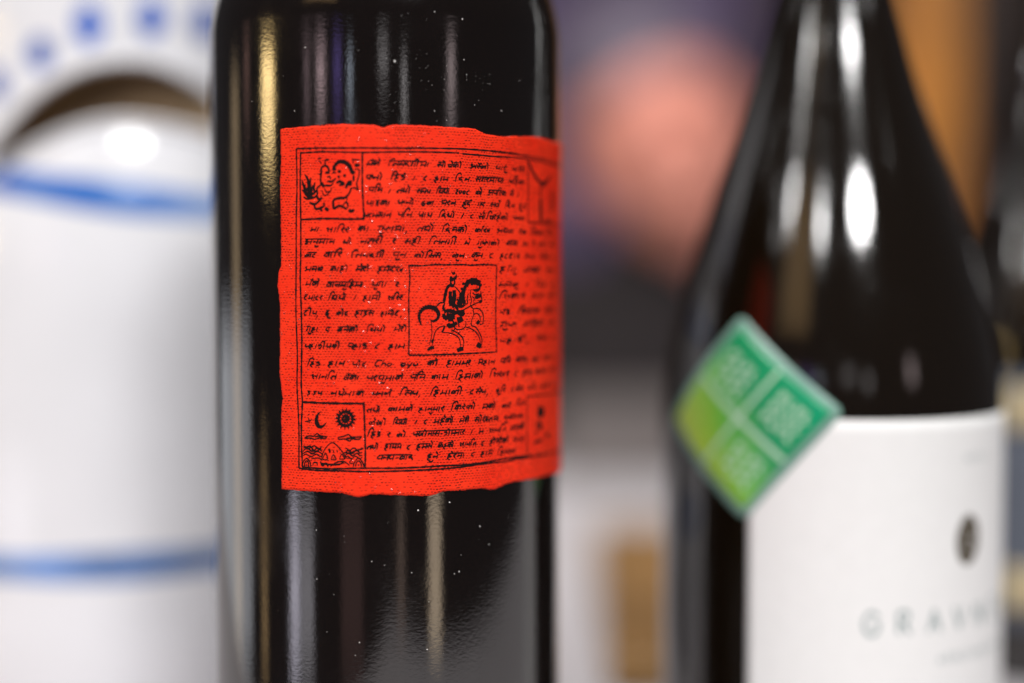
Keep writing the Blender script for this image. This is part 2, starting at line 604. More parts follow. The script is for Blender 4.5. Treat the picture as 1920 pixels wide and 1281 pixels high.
# ---- ruled double border and picture frames
ink = Ink(onlab, OFF)
vb_i = lab(678, 878)[1]
u_o, u_i = math.radians(79.0) * R1, math.radians(77.4) * R1
top_o = pxs([(555.6, 279), (590, 278), (632, 278), (684, 277.5), (740, 278), (798, 278), (869, 279.5), (922, 283.5), (963, 288), (989, 293)])
top_i = pxs([(564, 287), (600, 285), (632, 285), (680, 286), (740, 285), (798, 285), (861, 287)])
top_j = pxs([(867, 288.5), (926, 293.5), (979, 297)])
ink.stroke(top_o + [(u_o, top_o[5][1] - 0.0005)], 2.8 * PXM, 0, 0.25, 8)
ink.stroke(top_i, 2.8 * PXM, 0, 0.25, 8)
ink.stroke(top_j + [(u_i, top_i[5][1] - 0.0005)], 2.9 * PXM, 0, 0.25, 8)
ink.stroke(pxs([(555.6, 279), (557, 342), (555.6, 411), (555.5, 480), (555, 582), (557.6, 663), (557, 722), (559, 764), (560.6, 806), (560.6, 878)]), 2.9 * PXM, 0, 0.25, 8)
ink.stroke(pxs([(564, 285), (563, 342), (564, 411), (564, 480), (563, 521), (565, 582), (566, 642), (565, 720), (567, 754), (565, 806), (567, 874)]), 3.3 * PXM, 0, 0.25, 8)
bo = pxs([(560.6, 878), (594, 882), (636, 882.7), (678.6, 884.4), (740, 883.5), (800, 881), (833, 879), (864, 876), (915, 868.7), (948.7, 865.5), (980, 859)])
bi = pxs([(567, 873), (571, 876), (615, 879), (678.6, 878), (740, 878), (800, 875.5), (833, 873.5), (881, 871), (927.6, 863.4), (970, 857)])
ink.stroke(bo + [(u_o, bo[4][1] + 0.0003)], 3.0 * PXM, 0, 0.25, 8)
ink.stroke(bi + [(u_i, bi[4][1] + 0.0003)], 3.0 * PXM, 0, 0.25, 8)
ink.stroke([(u_o, top_o[5][1]), (u_o, bo[4][1])], 2.9 * PXM, 0, 0.2)
ink.stroke([(u_i, top_i[5][1]), (u_i, bi[4][1])], 2.9 * PXM, 0, 0.2)
# picture frames
ink.stroke(pxs([(679.4, 286), (679.4, 342), (681, 380), (682.5, 412)]), 3.4 * PXM, 0, 0.25, 8)
ink.stroke(pxs([(564, 412), (611.5, 410), (652, 411), (683, 410.5)]), 3.4 * PXM, 0, 0.25, 8)
ink.stroke(pxs([(568, 754), (615, 756), (684, 757)]), 3.5 * PXM, 0, 0.25, 8)
ink.stroke(pxs([(682, 755), (684, 806), (685, 849), (684.5, 876)]), 3.5 * PXM, 0, 0.25, 8)
O8, K8 = (760, 490), 7.117
ink.stroke(pxs([(45, 55), (200, 60), (400, 45), (540, 48), (760, 45), (880, 52), (1060, 45), (1215, 52)], O8, K8), 2.6 * PXM, 0, 0.3, 8)
ink.stroke(pxs([(45, 60), (120, 58), (215, 60)], O8, K8), 3.6 * PXM, 0.6, 0.3, 8)
ink.stroke(pxs([(45, 45), (60, 220), (45, 500), (50, 900), (45, 1250)], O8, K8), 2.7 * PXM, 0, 0.3, 8)
ink.stroke(pxs([(45, 1250), (200, 1252), (500, 1245), (700, 1238), (960, 1225), (1220, 1210)], O8, K8), 2.7 * PXM, 0, 0.3, 8)
ink.stroke(pxs([(1218, 50), (1210, 400), (1205, 800), (1212, 1000), (1218, 1212)], O8, K8), 2.8 * PXM, 0, 0.3, 8)
ub = lab(990, 301)[0]
ink.stroke([lab(990, 299), lab(990, 350), lab(990, 417)], 2.9 * PXM, 0, 0.2)
ink.stroke([lab(990, 417), (u_i, lab(682, 411)[1])], 2.9 * PXM, 0, 0.2)
ink.stroke([lab(988, 744), lab(988, 790), lab(988, 850)], 2.9 * PXM, 0, 0.2)
ink.stroke([lab(988, 744), (u_i, lab(683, 757)[1])], 2.9 * PXM, 0, 0.2)
ink.build('printed_border', M_INK, red)

# ---- drawing: winged beast, upper left
ink = Ink(onlab, OFF)
O7, K7 = (540, 270), 8.006


def S7(pts, w, **k):
    ink.stroke(pxs(pts, O7, K7), (w * 1.14 + 3.5) / K7 * PXM, **k)


for s in ([(255, 460), (290, 520), (330, 640), (360, 740)], [(210, 540), (240, 640), (290, 760)], [(345, 500), (330, 600), (340, 700)],
          [(408, 570), (390, 650), (400, 760)], [(210, 690), (280, 740), (340, 770)], [(262, 600), (250, 700), (300, 790)],
          [(300, 560), (310, 680), (350, 770)], [(225, 660), (300, 700), (330, 790)], [(430, 690), (400, 730), (330, 790)],
          [(370, 620), (355, 700), (360, 780)], [(240, 720), (300, 790), (380, 790)], [(290, 480), (300, 560), (300, 640)]):
    S7(s, 27, taper=0.8)
S7([(235, 795), (290, 825), (400, 800), (440, 760), (440, 660), (500, 615)], 22)
S7([(505, 630), (490, 540), (500, 440), (500, 370), (540, 330), (590, 340), (615, 400), (610, 440)], 25)
S7([(470, 460), (500, 450)], 24)
S7([(480, 600), (515, 600), (525, 640)], 34)
S7([(560, 430), (625, 430)], 34)
S7([(585, 500), (625, 490), (640, 530)], 18)
S7([(590, 560), (660, 562), (720, 515)], 22)
S7([(520, 655), (560, 625), (640, 625), (680, 585)], 20)
S7([(545, 665), (580, 720), (640, 705), (655, 655)], 14)
S7([(510, 700), (540, 770), (590, 760), (640, 700)], 13)
S7([(430, 760), (460, 830), (510, 800)], 24)
S7([(448, 225), (500, 212)], 22)
S7([(470, 250), (505, 300)], 13)
S7([(550, 270), (575, 240), (618, 236)], 25)
S7([(555, 268), (562, 312)], 13)
S7([(705, 400), (692, 350), (740, 285), (800, 265), (870, 285), (920, 330), (950, 390), (960, 440)], 46, taper=0.1)
for k in range(9):
    a = 3.3 - k * 0.36
    S7([(820 + 120 * math.cos(a), 390 - 120 * math.sin(a)), (820 + 165 * math.cos(a + 0.2), 390 - 150 * math.sin(a + 0.2))], 17, taper=0.8)
S7([(955, 450), (1005, 410)], 44)
S7([(745, 410), (795, 415)], 38)
S7([(830, 470), (870, 480)], 34)
S7([(745, 495), (780, 490)], 30)
S7([(725, 590), (770, 565), (835, 600), (770, 622)], 32)
S7([(690, 445), (720, 420)], 12)
S7([(1000, 380), (1060, 382), (1070, 440), (1040, 560), (1030, 600), (1052, 690), (1000, 660), (930, 672)], 16)
S7([(1000, 310), (1035, 325), (1080, 312)], 34)
S7([(965, 235), (1080, 240)], 18)
S7([(965, 215), (985, 300)], 13)
S7([(870, 665), (900, 590), (960, 560)], 38)
S7([(890, 600), (960, 600)], 50)
S7([(985, 470), (985, 560)], 30)
S7([(320, 880), (400, 905), (460, 865), (510, 810)], 27)
S7([(390, 900), (415, 972), (470, 968), (540, 930), (540, 880)], 26)
S7([(555, 960), (610, 1000)], 40)
S7([(480, 985), (520, 1005)], 22)
S7([(950, 660), (930, 720), (890, 780), (840, 812), (780, 812), (690, 840), (680, 920), (695, 968), (760, 930), (820, 942), (880, 980)], 29)
S7([(885, 975), (900, 920), (870, 870), (820, 930)], 18)
S7([(890, 790), (880, 860)], 12)
S7([(910, 990), (950, 1010), (995, 985)], 38)
ink.build('printed_winged_beast', M_INK, red)

# ---- drawing: rider on a prancing horse, centre
ink = Ink(onlab, OFF)


def S8(pts, w, **k):
    ink.stroke(pxs(pts, O8, K8), (w * 1.14 + 3.5) / K8 * PXM, **k)


S8([(215, 855), (185, 770), (195, 690), (250, 630), (320, 612), (395, 635), (440, 690), (435, 755), (385, 798), (335, 790)], 44, taper=0.75)
for k in range(13):
    a = math.radians(215 - k * 14)
    S8([(315 + 120 * math.cos(a), 725 - 115 * math.sin(a)), (315 + 158 * math.cos(a + 0.12), 725 - 152 * math.sin(a + 0.12))], 16, taper=0.9)
S8([(405, 620), (430, 585), (465, 555), (500, 552)], 16)
S8([(345, 800), (352, 900), (350, 1000), (318, 1120)], 8)
S8([(520, 858), (440, 892), (392, 960), (372, 1060), (358, 1120)], 11)
S8([(362, 1040), (350, 1090)], 16)
S8([(300, 1190), (330, 1160), (385, 1148)], 36, taper=0.2)
S8([(522, 860), (512, 905), (485, 948)], 24)
S8([(490, 948), (600, 960), (690, 1000), (728, 1060), (735, 1150)], 10)
S8([(625, 922), (700, 958), (758, 1015), (780, 1080), (770, 1160)], 11)
S8([(690, 1195), (730, 1175), (775, 1165)], 46, taper=0.2)
S8([(655, 880), (690, 910), (750, 908), (800, 870), (810, 800)], 10)
S8([(655, 870), (655, 915), (610, 930)], 12)
S8([(810, 880), (880, 902), (950, 955), (990, 1030), (1000, 1100)], 11)
S8([(880, 790), (885, 858), (940, 880), (990, 960), (1020, 1040), (1015, 1130)], 11)
S8([(955, 1105), (985, 1125), (1015, 1130)], 52, taper=0.15)
S8([(905, 640), (912, 710), (880, 795)], 10)
S8([(905, 636), (970, 632), (1020, 670), (1042, 750), (1030, 830), (990, 848)], 11)
S8([(910, 712), (950, 695), (990, 730), (1005, 800)], 10)
S8([(955, 800), (985, 830)], 52, taper=0.15)
S8([(870, 590), (905, 635)], 11)
S8([(680, 690), (770, 650), (850, 608), (940, 562), (1000, 540)], 11)
# head and curly mane
S8([(790, 320), (850, 275), (910, 255), (985, 285)], 52, taper=0.2)
S8([(870, 300), (930, 285), (1000, 310)], 44, taper=0.2)
S8([(840, 300), (800, 340), (775, 420), (770, 500), (790, 570)], 46, taper=0.2)
S8([(760, 400), (735, 480), (745, 560), (720, 600)], 40, taper=0.3)
S8([(700, 600), (750, 605), (800, 580)], 26)
for x, y in ((775, 300), (830, 262), (885, 240), (945, 240), (990, 270), (1005, 320), (755, 370), (735, 440), (700, 560)):
    ink.blob(lab(O8[0] + x / K8, O8[1] + y / K8), 22 / K8 * PXM, 20 / K8 * PXM)
S8([(995, 320), (985, 370), (925, 385)], 26)
S8([(905, 380), (960, 392), (1000, 362)], 24)
S8([(930, 490), (970, 470), (1005, 458)], 42, taper=0.3)
S8([(985, 545), (1020, 530)], 36, taper=0.2)
S8([(1005, 400), (1012, 460), (1022, 540)], 13)
S8([(870, 380), (865, 450), (882, 520), (865, 590)], 10)
S8([(895, 420), (930, 445), (985, 430)], 10)
S8([(840, 430), (825, 500), (830, 560), (800, 575)], 12)
S8([(890, 470), (920, 500), (905, 540)], 10)
# rider
S8([(615, 140), (640, 165), (662, 142)], 13)
S8([(625, 165), (665, 160)], 28)
S8([(612, 200), (610, 240), (650, 235), (682, 200)], 34, taper=0.2)
S8([(680, 175), (678, 240)], 13)
S8([(610, 240), (605, 290), (625, 320), (655, 300), (655, 250)], 22)
S8([(620, 300), (560, 352), (535, 440), (512, 560)], 38, taper=0.3)
S8([(600, 330), (655, 330)], 28)
S8([(600, 400), (600, 500), (605, 600)], 42, taper=0.2)
S8([(650, 385), (655, 480), (640, 590)], 46, taper=0.2)
S8([(620, 470), (640, 620)], 40)
S8([(665, 340), (700, 380), (730, 420)], 9)
S8([(690, 500), (720, 560), (690, 590)], 24)
S8([(525, 560), (505, 620), (530, 660)], 26)
S8([(640, 560), (680, 610), (700, 650)], 30)
S8([(515, 675), (580, 660), (660, 680)], 36, taper=0.1)
S8([(510, 700), (520, 740), (560, 775)], 40, taper=0.2)
S8([(545, 730), (600, 740), (660, 735)], 66, taper=0.1)
S8([(570, 775), (640, 775)], 46, taper=0.1)
S8([(640, 690), (700, 680), (790, 670)], 40, taper=0.2)
S8([(700, 700), (760, 720), (795, 690)], 26)
S8([(640, 640), (660, 720)], 30)
S8([(690, 790), (730, 780), (765, 760)], 66, taper=0.15)
S8([(565, 830), (590, 865), (640, 850), (690, 820)], 44, taper=0.2)
S8([(715, 830), (712, 880)], 15)
S8([(640, 800), (650, 880)], 26)
ink.build('printed_horse_rider', M_INK, red)

# ---- drawing: moon, sun, clouds and hills, lower left
ink = Ink(onlab, OFF)
O5, K5 = (510, 680), 4.745


def S5(pts, w, **k):
    ink.stroke(pxs(pts, O5, K5), (w * 1.0 + 1.5) / K5 * PXM, **k)


S5([(438, 432), (402, 470), (392, 520), (412, 566), (452, 566), (486, 532)], 27, taper=0.95)
S5([(410, 470), (402, 520), (424, 560)], 20, taper=0.6)
S5([(360, 440), (380, 435)], 8)
S5([(318, 470), (335, 455)], 7)
S5([(292, 525), (345, 518)], 10)
S5([(325, 490), (335, 540)], 8)
S5([(345, 520), (352, 500)], 9)
for k in range(16):
    a = 2 * math.pi * k / 16
    S5([(655 + 62 * math.cos(a), 500 + 62 * math.sin(a)), (655 + 98 * math.cos(a + 0.12), 500 + 98 * math.sin(a + 0.12))], 17, taper=0.9)
S5([(655 + 62 * math.cos(k * 0.35), 500 + 62 * math.sin(k * 0.35)) for k in range(19)], 24, taper=0)
S5([(655 + 26 * math.cos(k * 0.5), 500 + 26 * math.sin(k * 0.5)) for k in range(14)], 24, taper=0)
S5([(645, 500), (668, 505)], 26)
for k in range(11):
    a = 2 * math.pi * k / 11
    S5([(655 + 36 * math.cos(a), 500 + 36 * math.sin(a)), (655 + 52 * math.cos(a), 500 + 52 * math.sin(a))], 7)
S5([(290, 670), (330, 652), (372, 655), (400, 632), (425, 648), (450, 655), (485, 662), (470, 676), (420, 672), (380, 682), (340, 672), (295, 674)], 10, taper=0)
S5([(385, 660), (420, 655), (455, 668)], 12)
S5([(590, 665), (640, 655), (680, 640), (705, 660), (760, 662), (795, 660), (770, 682), (715, 680), (690, 698), (650, 680), (595, 682), (590, 665)], 10, taper=0)
S5([(660, 675), (700, 672), (740, 672)], 13)
# hill
S5([(440, 868), (455, 800), (490, 745), (535, 712), (575, 735), (615, 780), (655, 840), (640, 862)], 9, taper=0)
S5([(505, 765), (515, 790), (508, 803)], 17)
S5([(545, 775), (550, 800)], 9)
S5([(578, 775), (582, 800)], 9)
S5([(450, 860), (475, 805), (495, 860), (450, 862)], 9)
S5([(525, 862), (545, 820), (570, 862), (525, 862)], 9)
S5([(600, 855), (620, 815), (645, 855), (600, 858)], 9)
# rolling ground left and right
for base, amp, w_ in ((752, 12, 10), (775, 14, 12), (800, 12, 11), (826, 12, 9)):
    S5([(278 + 24 * k, base + amp * math.sin(k * 1.7 + base)) for k in range(8)], w_, taper=0.3)
    S5([(650 + 22 * k, base + 18 + amp * math.sin(k * 1.9 + base)) for k in range(8)], w_, taper=0.3)
S5([(280, 760), (340, 745), (380, 790), (440, 765)], 13)
S5([(640, 800), (700, 805), (740, 785), (815, 765)], 14)
for cx, cy, r_ in ((308, 890, 38), (308, 895, 20), (770, 895, 46), (770, 900, 26)):
    S5([(cx - r_, 925), (cx - r_ * 0.8, cy - 5), (cx, cy - r_), (cx + r_ * 0.8, cy - 5), (cx + r_, 925)], 10, taper=0)
S5([(305, 905), (310, 918)], 17)
S5([(770, 905), (770, 918)], 16)
S5([(440, 895), (490, 905), (540, 908), (600, 905), (640, 885)], 15)
S5([(365, 915), (370, 890), (400, 892), (402, 918)], 10)
S5([(430, 880), (450, 915), (480, 895), (500, 925)], 15)
S5([(520, 925), (570, 890), (640, 880), (690, 915)], 9)
S5([(350, 855), (420, 850), (440, 872)], 8)
S5([(660, 850), (710, 855), (690, 890), (730, 900)], 9)
ink.build('printed_sun_moon_landscape', M_INK, red)

# ---- drawings at the right that turn out of sight round the bottle
ink = Ink(onlab, OFF)
O2, K2 = (780, 220), 4.927
S2 = lambda pts, w, **k: ink.stroke(pxs(pts, O2, K2), (w * 1.2 + 3) / K2 * PXM, **k)
S2([(1040, 410), (1085, 520), (1160, 610), (1230, 560)], 20)
S2([(1150, 610), (1150, 700), (1150, 800)], 16)
S2([(1150, 760), (1150, 860), (1155, 965)], 44, taper=0.2)
S2([(1250, 680), (1255, 780), (1250, 880)], 46, taper=0.3)
S2([(1160, 640), (1210, 590), (1240, 540)], 24)
S2([(1180, 960), (1260, 960)], 14)
ink.build('printed_figure', M_INK, red)
ink = Ink(onlab, OFF)
O6, K6 = (780, 680), 4.743
S6 = lambda pts, w, **k: ink.stroke(pxs(pts, O6, K6), (w * 1.2 + 3) / K6 * PXM, **k)
S6([(1080, 430), (1110, 440), (1140, 430)], 75, taper=0.3)
S6([(1085, 520), (1105, 560), (1120, 590)], 40)
S6([(1155, 640), (1180, 650)], 40)
S6([(1050, 720), (1075, 700), (1120, 690)], 22)
S6([(1060, 640), (1080, 600), (1070, 540)], 16)
ink.build('printed_animal', M_INK, red)

# ---- handwriting: a stroke alphabet on a 10-unit grid, headline at 10
GL = {
    'क': (8, '4,10 4,0|4,6 1,7 0,4 2,3 4,6|4,6 7,7 8,4 6,2'), 'ख': (10, '1,10 3,9 2,6 0,5 3,2 5,1|9,10 9,0|9,5 6,6 6,3 9,4'),
    'ग': (6, '2,10 2,3 0,3|6,10 6,0'), 'घ': (7, '0,9 2,9 1,6 3,5 1,3 3,2 7,3|7,10 7,0'), 'च': (7, '0,7 7,7|2,7 2,4 4,2 7,4|7,10 7,0'),
    'छ': (8, '2,10 1,8 3,7 1,5 4,3 7,4 7,8 4,7 6,1'), 'ज': (8, '8,10 8,0|8,5 3,6 1,4 3,1'), 'ट': (6, '3,10 3,8 0,6 1,2 5,1'),
    'ठ': (6, '3,10 3,8 0,5 3,1 6,4 3,8'), 'ड': (6, '3,10 3,8 0,7 5,6 5,2 1,1'), 'ढ': (6, '3,10 3,8 0,5 2,1 5,3 3,5 2,3'),
    'त': (6, '6,10 6,0|6,6 2,6 0,3 2,1'), 'थ': (7, '1,9 2,7 0,6 2,3 7,4|7,10 7,0'), 'द': (6, '3,10 3,8 0,6 1,4 4,4 5,2 6,-1'),
    'ध': (7, '1,10 2,8 0,6 1,3 7,4|7,9 7,0'), 'न': (6, '6,10 6,0|6,5 2,5 1,6 0,4 2,4'), 'प': (6, '0,10 0,6 2,4 6,5|6,10 6,0'),
    'फ': (8, '0,10 0,6 2,4 5,5|5,10 5,0|5,6 8,7 8,3'), 'ब': (6, '6,10 6,0|6,7 2,7 0,4 3,2 6,7'), 'भ': (8, '2,10 0,8 2,7 2,3 0,2|2,4 8,4|8,10 8,0'),
    'म': (7, '1,10 1,4 0,2 2,4 7,4|7,10 7,0'), 'य': (7, '0,9 2,8 1,5 3,3 7,4|7,10 7,0'), 'र': (4, '1,10 3,9 3,7 0,6 4,0'),
    'ल': (8, '8,10 8,0|8,6 6,8 4,5 3,3 0,4 1,7 4,6 5,2'), 'व': (6, '6,10 6,0|6,6 2,7 0,4 2,2 6,5'), 'श': (7, '2,9 0,8 2,6 1,4 4,1|3,7 7,5|7,10 7,0'),
    'स': (7, '1,10 3,9 2,6 0,5 3,1|2,5 7,5|7,10 7,0'), 'ह': (6, '3,10 3,8 0,7 3,5 5,4 2,3 0,1 4,-3'), 'अ': (9, '0,9 3,9 1,6 4,5 3,1 0,2|4,5 9,5|9,10 9,0'),
    'इ': (5, '4,10 1,8 4,6 1,4 4,2 5,-1'), 'उ': (5, '0,9 4,8 1,5 5,3 1,0'), 'ए': (5, '0,10 0,5 3,3 5,0|5,10 3,6'),
    'ा': (2.4, '1,10 1,0'), 'ी': (3, '1,0 1,10 0,14 -3,15 -5,12'), 'ि': (3, '1,0 1,10 2,14 5,16 8,12'), 'ो': (3, '1,0 1,10|1,10 -2,13 -3,15'),
    'े': (0, '-2,10 -4,13 -5,15'), 'ै': (0, '-2,10 -5,14|-1,10 -2,15'), 'ु': (0, '-4,-1 -3,-4 0,-4 1,-2'), 'ू': (0, '-4,-2 -1,-2 1,-5'),
    'ं': (0, '-3,13 -2,13.6'), 'ँ': (0, '-5,13 -3,12 -1,13|-3,15 -2.4,15.4'), '।': (4, '3,9 1,0'), ',': (3, '2,1 1,-4'), '-': (4, '0,4 4,5'),
    '२': (6, '0,8 3,9 4,6 1,3 5,0'), '०': (5, '2,8 0,5 2,2 4,5 2,8'), '८': (6, '5,9 1,6 1,2 5,0'), '३': (6, '0,9 4,8 1,6 4,4 1,0'),
    '५': (6, '0,9 0,5 4,5|4,10 4,0'), 'C': (8, '8,11 3,12 0,6 2,1 7,1'), 'h': (6, '1,13 0,0|0,4 3,6 5,4 5,0'), 'o': (6, '3,6 0,4 1,1 4,1 5,4 3,6'),
    'y': (6, '0,6 1,2 4,2|6,7 4,1 1,-5'), 'u': (6, '0,6 0,2 3,1 5,3|5,6 5,0'), "'": (3, '1,14 1,11'),
    'G': (10, '9,8 6,10 2,9 0,5 2,1 6,0 9,2 9,5 6,5'), 'R': (9, '0,0 0,10|0,10 5,10 7,8 5,5 0,5|4,5 8,0'), 'A': (9, '0,0 4.5,10|4.5,10 9,0|2,4 7,4'),
    'V': (9, '0,10 4.5,0|4.5,0 9,10'), 'N': (9, '0,0 0,10|0,10 8,0|8,0 8,10'), 'E': (7, '6,10 0,10|0,10 0,0|0,0 6,0|0,5 5,5'),
}
CONS = 'कखगघचछजटठडढतथदधनपफबभमयरलवशसहअइउए'


def write(ink, text, u0, u1, v0, xh, width, hand=True):
    """lay one line of text between u0 and u1 with its baseline at v0"""
    items, x = [], 0.0
    for word in text.split(' '):
        chars = list(word)
        i = 0
        order = []
        for ch in chars:                              # the short i stands before its consonant
            if ch == 'ि' and order:
                order.insert(len(order) - 1, ch)
            else:
                order.append(ch)
        dy = rng.uniform(-0.9, 0.9) if hand else 0
        sc = rng.uniform(0.9, 1.1) if hand else 1
        x_w = x
        for ch in order:
            if ch not in GL:
                continue
            w, st = GL[ch]
            items.append((ch, x, dy, sc))
            x += (w + (2.2 if w else 0)) * sc * (rng.uniform(0.9, 1.12) if hand else 1)
        if hand and rng.random() < 0.25 and x - x_w > 14 and word[0] in CONS:
            items.append(('_', x_w + rng.uniform(0, 4), dy, x - rng.uniform(2, 5)))
        x += 10
    tot = x - 10
    sx = (u1 - u0) / tot
    k = xh / 10
    for ch, gx, dy, sc in items:
        if ch == '_':
            ink.stroke([(u0 + gx * sx, v0 + (10 + dy) * k), (u0 + (gx + sc) / 2 * sx, v0 + (10.4 + dy) * k), (u0 + sc * sx, v0 + (10 + dy) * k)], width * 0.85)
            continue
        w, st = GL[ch]
        for s in st.split('|'):
            pts = []
            for p in s.split(' '):
                a, b = map(float, p.split(','))
                j = 0.5 if hand else 0
                a += rng.uniform(-j, j)
                b += rng.uniform(-j, j) + dy
                sl = 0.24 * (b - 5) if hand else 0
                pts.append((u0 + (gx + (a + sl) * sc) * sx, v0 + b * sc * k))
            if hand:
                ink.stroke(pts, width * rng.uniform(0.85, 1.25), sm=4)
            else:
                ink.stroke(pts, width, taper=0.1, jit=0.02, sm=6)
        if hand and ch in CONS and rng.random() < 0.36:
            ink.stroke([(u0 + (gx - 0.6 + 1) * sx, v0 + (10 + dy) * k), (u0 + (gx + w * sc + 1) * sx, v0 + (10.3 + dy) * k)], width * 0.9)


ROWS = [
    (688, 984, 307, 'मैले जिन्दगीमा सोचेको असतो धारु पाइन'), (688, 984, 333, 'आफनो हिडे । ८ हाम दिन सगरमाथा पहिला'),
    (692, 975, 357, 'पनि । तयो समय थियो २००८ को अपरिल मे ।'), (688, 986, 380, 'पाइला आफनो ढल परन हुदै गए सबै दिन हुने'),
    (683, 984, 403, 'परमसान पनि पाय दियो । ८ सोचिरहेको पनमा'), (583, 1040, 430, 'मा शारिर का गुफामा, तयो दिनको काँख अथवा एक जिवन तिर आए'),
    (572, 1040, 453, 'अनुमान यो आनतरी र सही जिनगी मे गुफाको साल अझ आए तयो पनि'), (572, 1040, 478, 'बाट बारि जिनदगी पुन कोसिस, कुन कुन ८ हटटाइ तामा सकिन तर'),
    (572, 757, 505, 'भनछ आकाहो मेरो हमेंदेख'), (573, 752, 533, 'मैले बानमुहिमा युगा २'), (571, 756, 558, 'टमाटर थियो । हामी शरिर'),
    (571, 757, 587, 'टीप, ढु कोट हाउस हानोट,'), (574, 766, 618, 'गुहा आए बनेको थियो मेरो'), (573, 761, 649, 'पहाडीपछी पहाड ८ हाम'),
    (577, 1040, 682, 'हिड हान पोट Cho oyu को हाममर महान पनि सारन कहाँ गयो तर'), (585, 1040, 708, 'शानति बेला परयुमाले पनि काम हिमालो शिखर ८ हाम कामले गरछ'),
    (576, 1040, 738, '३३५ नयेमाल पनले जिप, हिमाली टसेप, ढुरि टसेप यदि पहल तल'), (689, 984, 768, 'तयो कामले हानुमार किरणको आमलो बाट दिन'),
    (693, 984, 792, 'लेखो थियो । ८ महेलो मेरो सोखतमा दुनमानदा'), (689, 984, 815, 'हिउ र को पखोनास-डोमनार । म शानति मनाली'),
    (689, 984, 838, 'तयो हामम ८ हमसे कहको शानति ८ होसोको मनाइ'), (708, 968, 858, "धनय-वाद  हुने' हेरना ८ हाम हिमाल"),
]
RIGHT_ROWS = [(938, 505, 'हाँगुआ मनको कथा'), (936, 533, 'मनबु । दिन तर'), (936, 557, 'शिकार मात पनि'), (939, 587, 'एउ सिमल पहाड'),
              (938, 612, 'गुफ महिमा तर'), (937, 642, 'पहाडी, सबै छ')]


def baseline(y):
    return lab(725, y + 5.0)[1]


def text_line(x0, x1, y, txt):
    ink = Ink(onlab, OFF)
    u0 = lab(x0, y)[0]
    u1 = lab(x1, y)[0]
    write(ink, txt, u0, u1, baseline(y), 9.8 * PXM, 2.85 * PXM)
    ink.build('text_line', M_INK, red)


for x0, x1, y, t in ROWS:
    text_line(x0, x1, y, t)
for x0, y, t in RIGHT_ROWS:
    text_line(x0, 1040, y, t)

# ---- dust on the glass
verts, faces = [], []
spots = [(867, 36, 3), (740, 115, 3.4), (870, 112, 1.6), (875, 140, 1.6), (890, 197, 1.6), (940, 208, 2.2), (815, 208, 1.8), (572, 89, 1.8), (815, 22, 1.6),
         (784, 957, 3.2), (843, 942, 2.2), (900, 987, 2), (861, 1072, 1.8), (852, 1076, 1.8), (772, 1074, 2), (674, 1205, 2), (593, 994, 2.2), (594, 1086, 1.6),
         (721, 1060, 1.6), (697, 1053, 1.3), (666, 1229, 1.5), (613, 1185, 1.3), (801, 1218, 2), (626, 1115, 1.3), (917, 1021, 1.5), (552, 208, 1.6)]
for _ in range(45):
    spots.append((rng.uniform(430, 1030), rng.choice((rng.uniform(10, 230), rng.uniform(935, 1275))), rng.uniform(0.5, 1.0)))
for cx_, cy_, n_, sx_, sy_ in ((910, 148, 16, 16, 8), (775, 112, 12, 22, 12), (815, 150, 10, 40, 14), (735, 180, 8, 6, 25)):
    for _ in range(n_):
        spots.append((rng.gauss(cx_, sx_), rng.gauss(cy_, sy_), rng.uniform(0.35, 1.0)))
for x, y, s in spots:
    p = hit1(x, y, R1 + 0.00005)
    th = math.atan2(p.x - AX1.x, -(p.y - AX1.y)) - TH0
    u, w_ = th * R1, p.z
    r_ = s * PXM * 0.55
    base = len(verts)
    n = 6
    st, rot = rng.uniform(0.5, 1.6), rng.uniform(0, 3)
    for k in range(n):
        a = 2 * math.pi * k / n
        dx, dy = r_ * st * math.cos(a), r_ * math.sin(a)
        verts.append(onlab(u + dx * math.cos(rot) - dy * math.sin(rot), w_ + dx * math.sin(rot) + dy * math.cos(rot), 0.00004))
    verts.append(onlab(u, w_, 0.00004 + r_ * 0.6))
    for k in range(n):
        faces.append((base + k, base + (k + 1) % n, base + n))
d_ = keep(mesh_obj('dust_specks', verts, faces, M_DUST), B1)
d_['kind'] = 'stuff'

# ------------------------------------------------------------------ bottle with the white label, right
R2, S2D = 0.041, 0.352
A2 = at(1557, 533, S2D)
AX2 = Vector((A2.x, A2.y))
TH2 = math.atan2(-AX2.x, AX2.y)


def burgundy(ax, R=0.041):
    z0 = 0.134
    k = S2D / F_PX
    pts = [(0.031, 0.0), (0.036, 0.0006), (0.0395, 0.003), (R, 0.009), (R, 0.03), (R, 0.06), (R, z0 - 0.034)]
    # the shoulder: slope read off the silhouette, integrated upwards
    ys = [790, 750, 680, 600, 450, 300, 230, 100, 0, -130, -260, -400]
    sl = [0.0, 0.03, 0.14, 0.24, 0.30, 0.345, 0.32, 0.265, 0.27, 0.14, 0.05, 0.015]
    y, r = 790.0, R
    while y > -560:
        y -= 10
        r -= 10 * k * float(np.interp(-y, [-q for q in ys], sl))
        pts.append((r, z0 + (533 - y) * k))
    zt = pts[-1][1]
    return pts + [(r, 0.285), (r + 0.0016, 0.2855), (r + 0.0016, 0.293), (r, 0.295), (r - 0.005, 0.295)]


def profile_r(prof_, z):
    zs = [p[1] for p in prof_]
    return float(np.interp(z, zs, [p[0] for p in prof_]))


PR2 = burgundy(AX2)


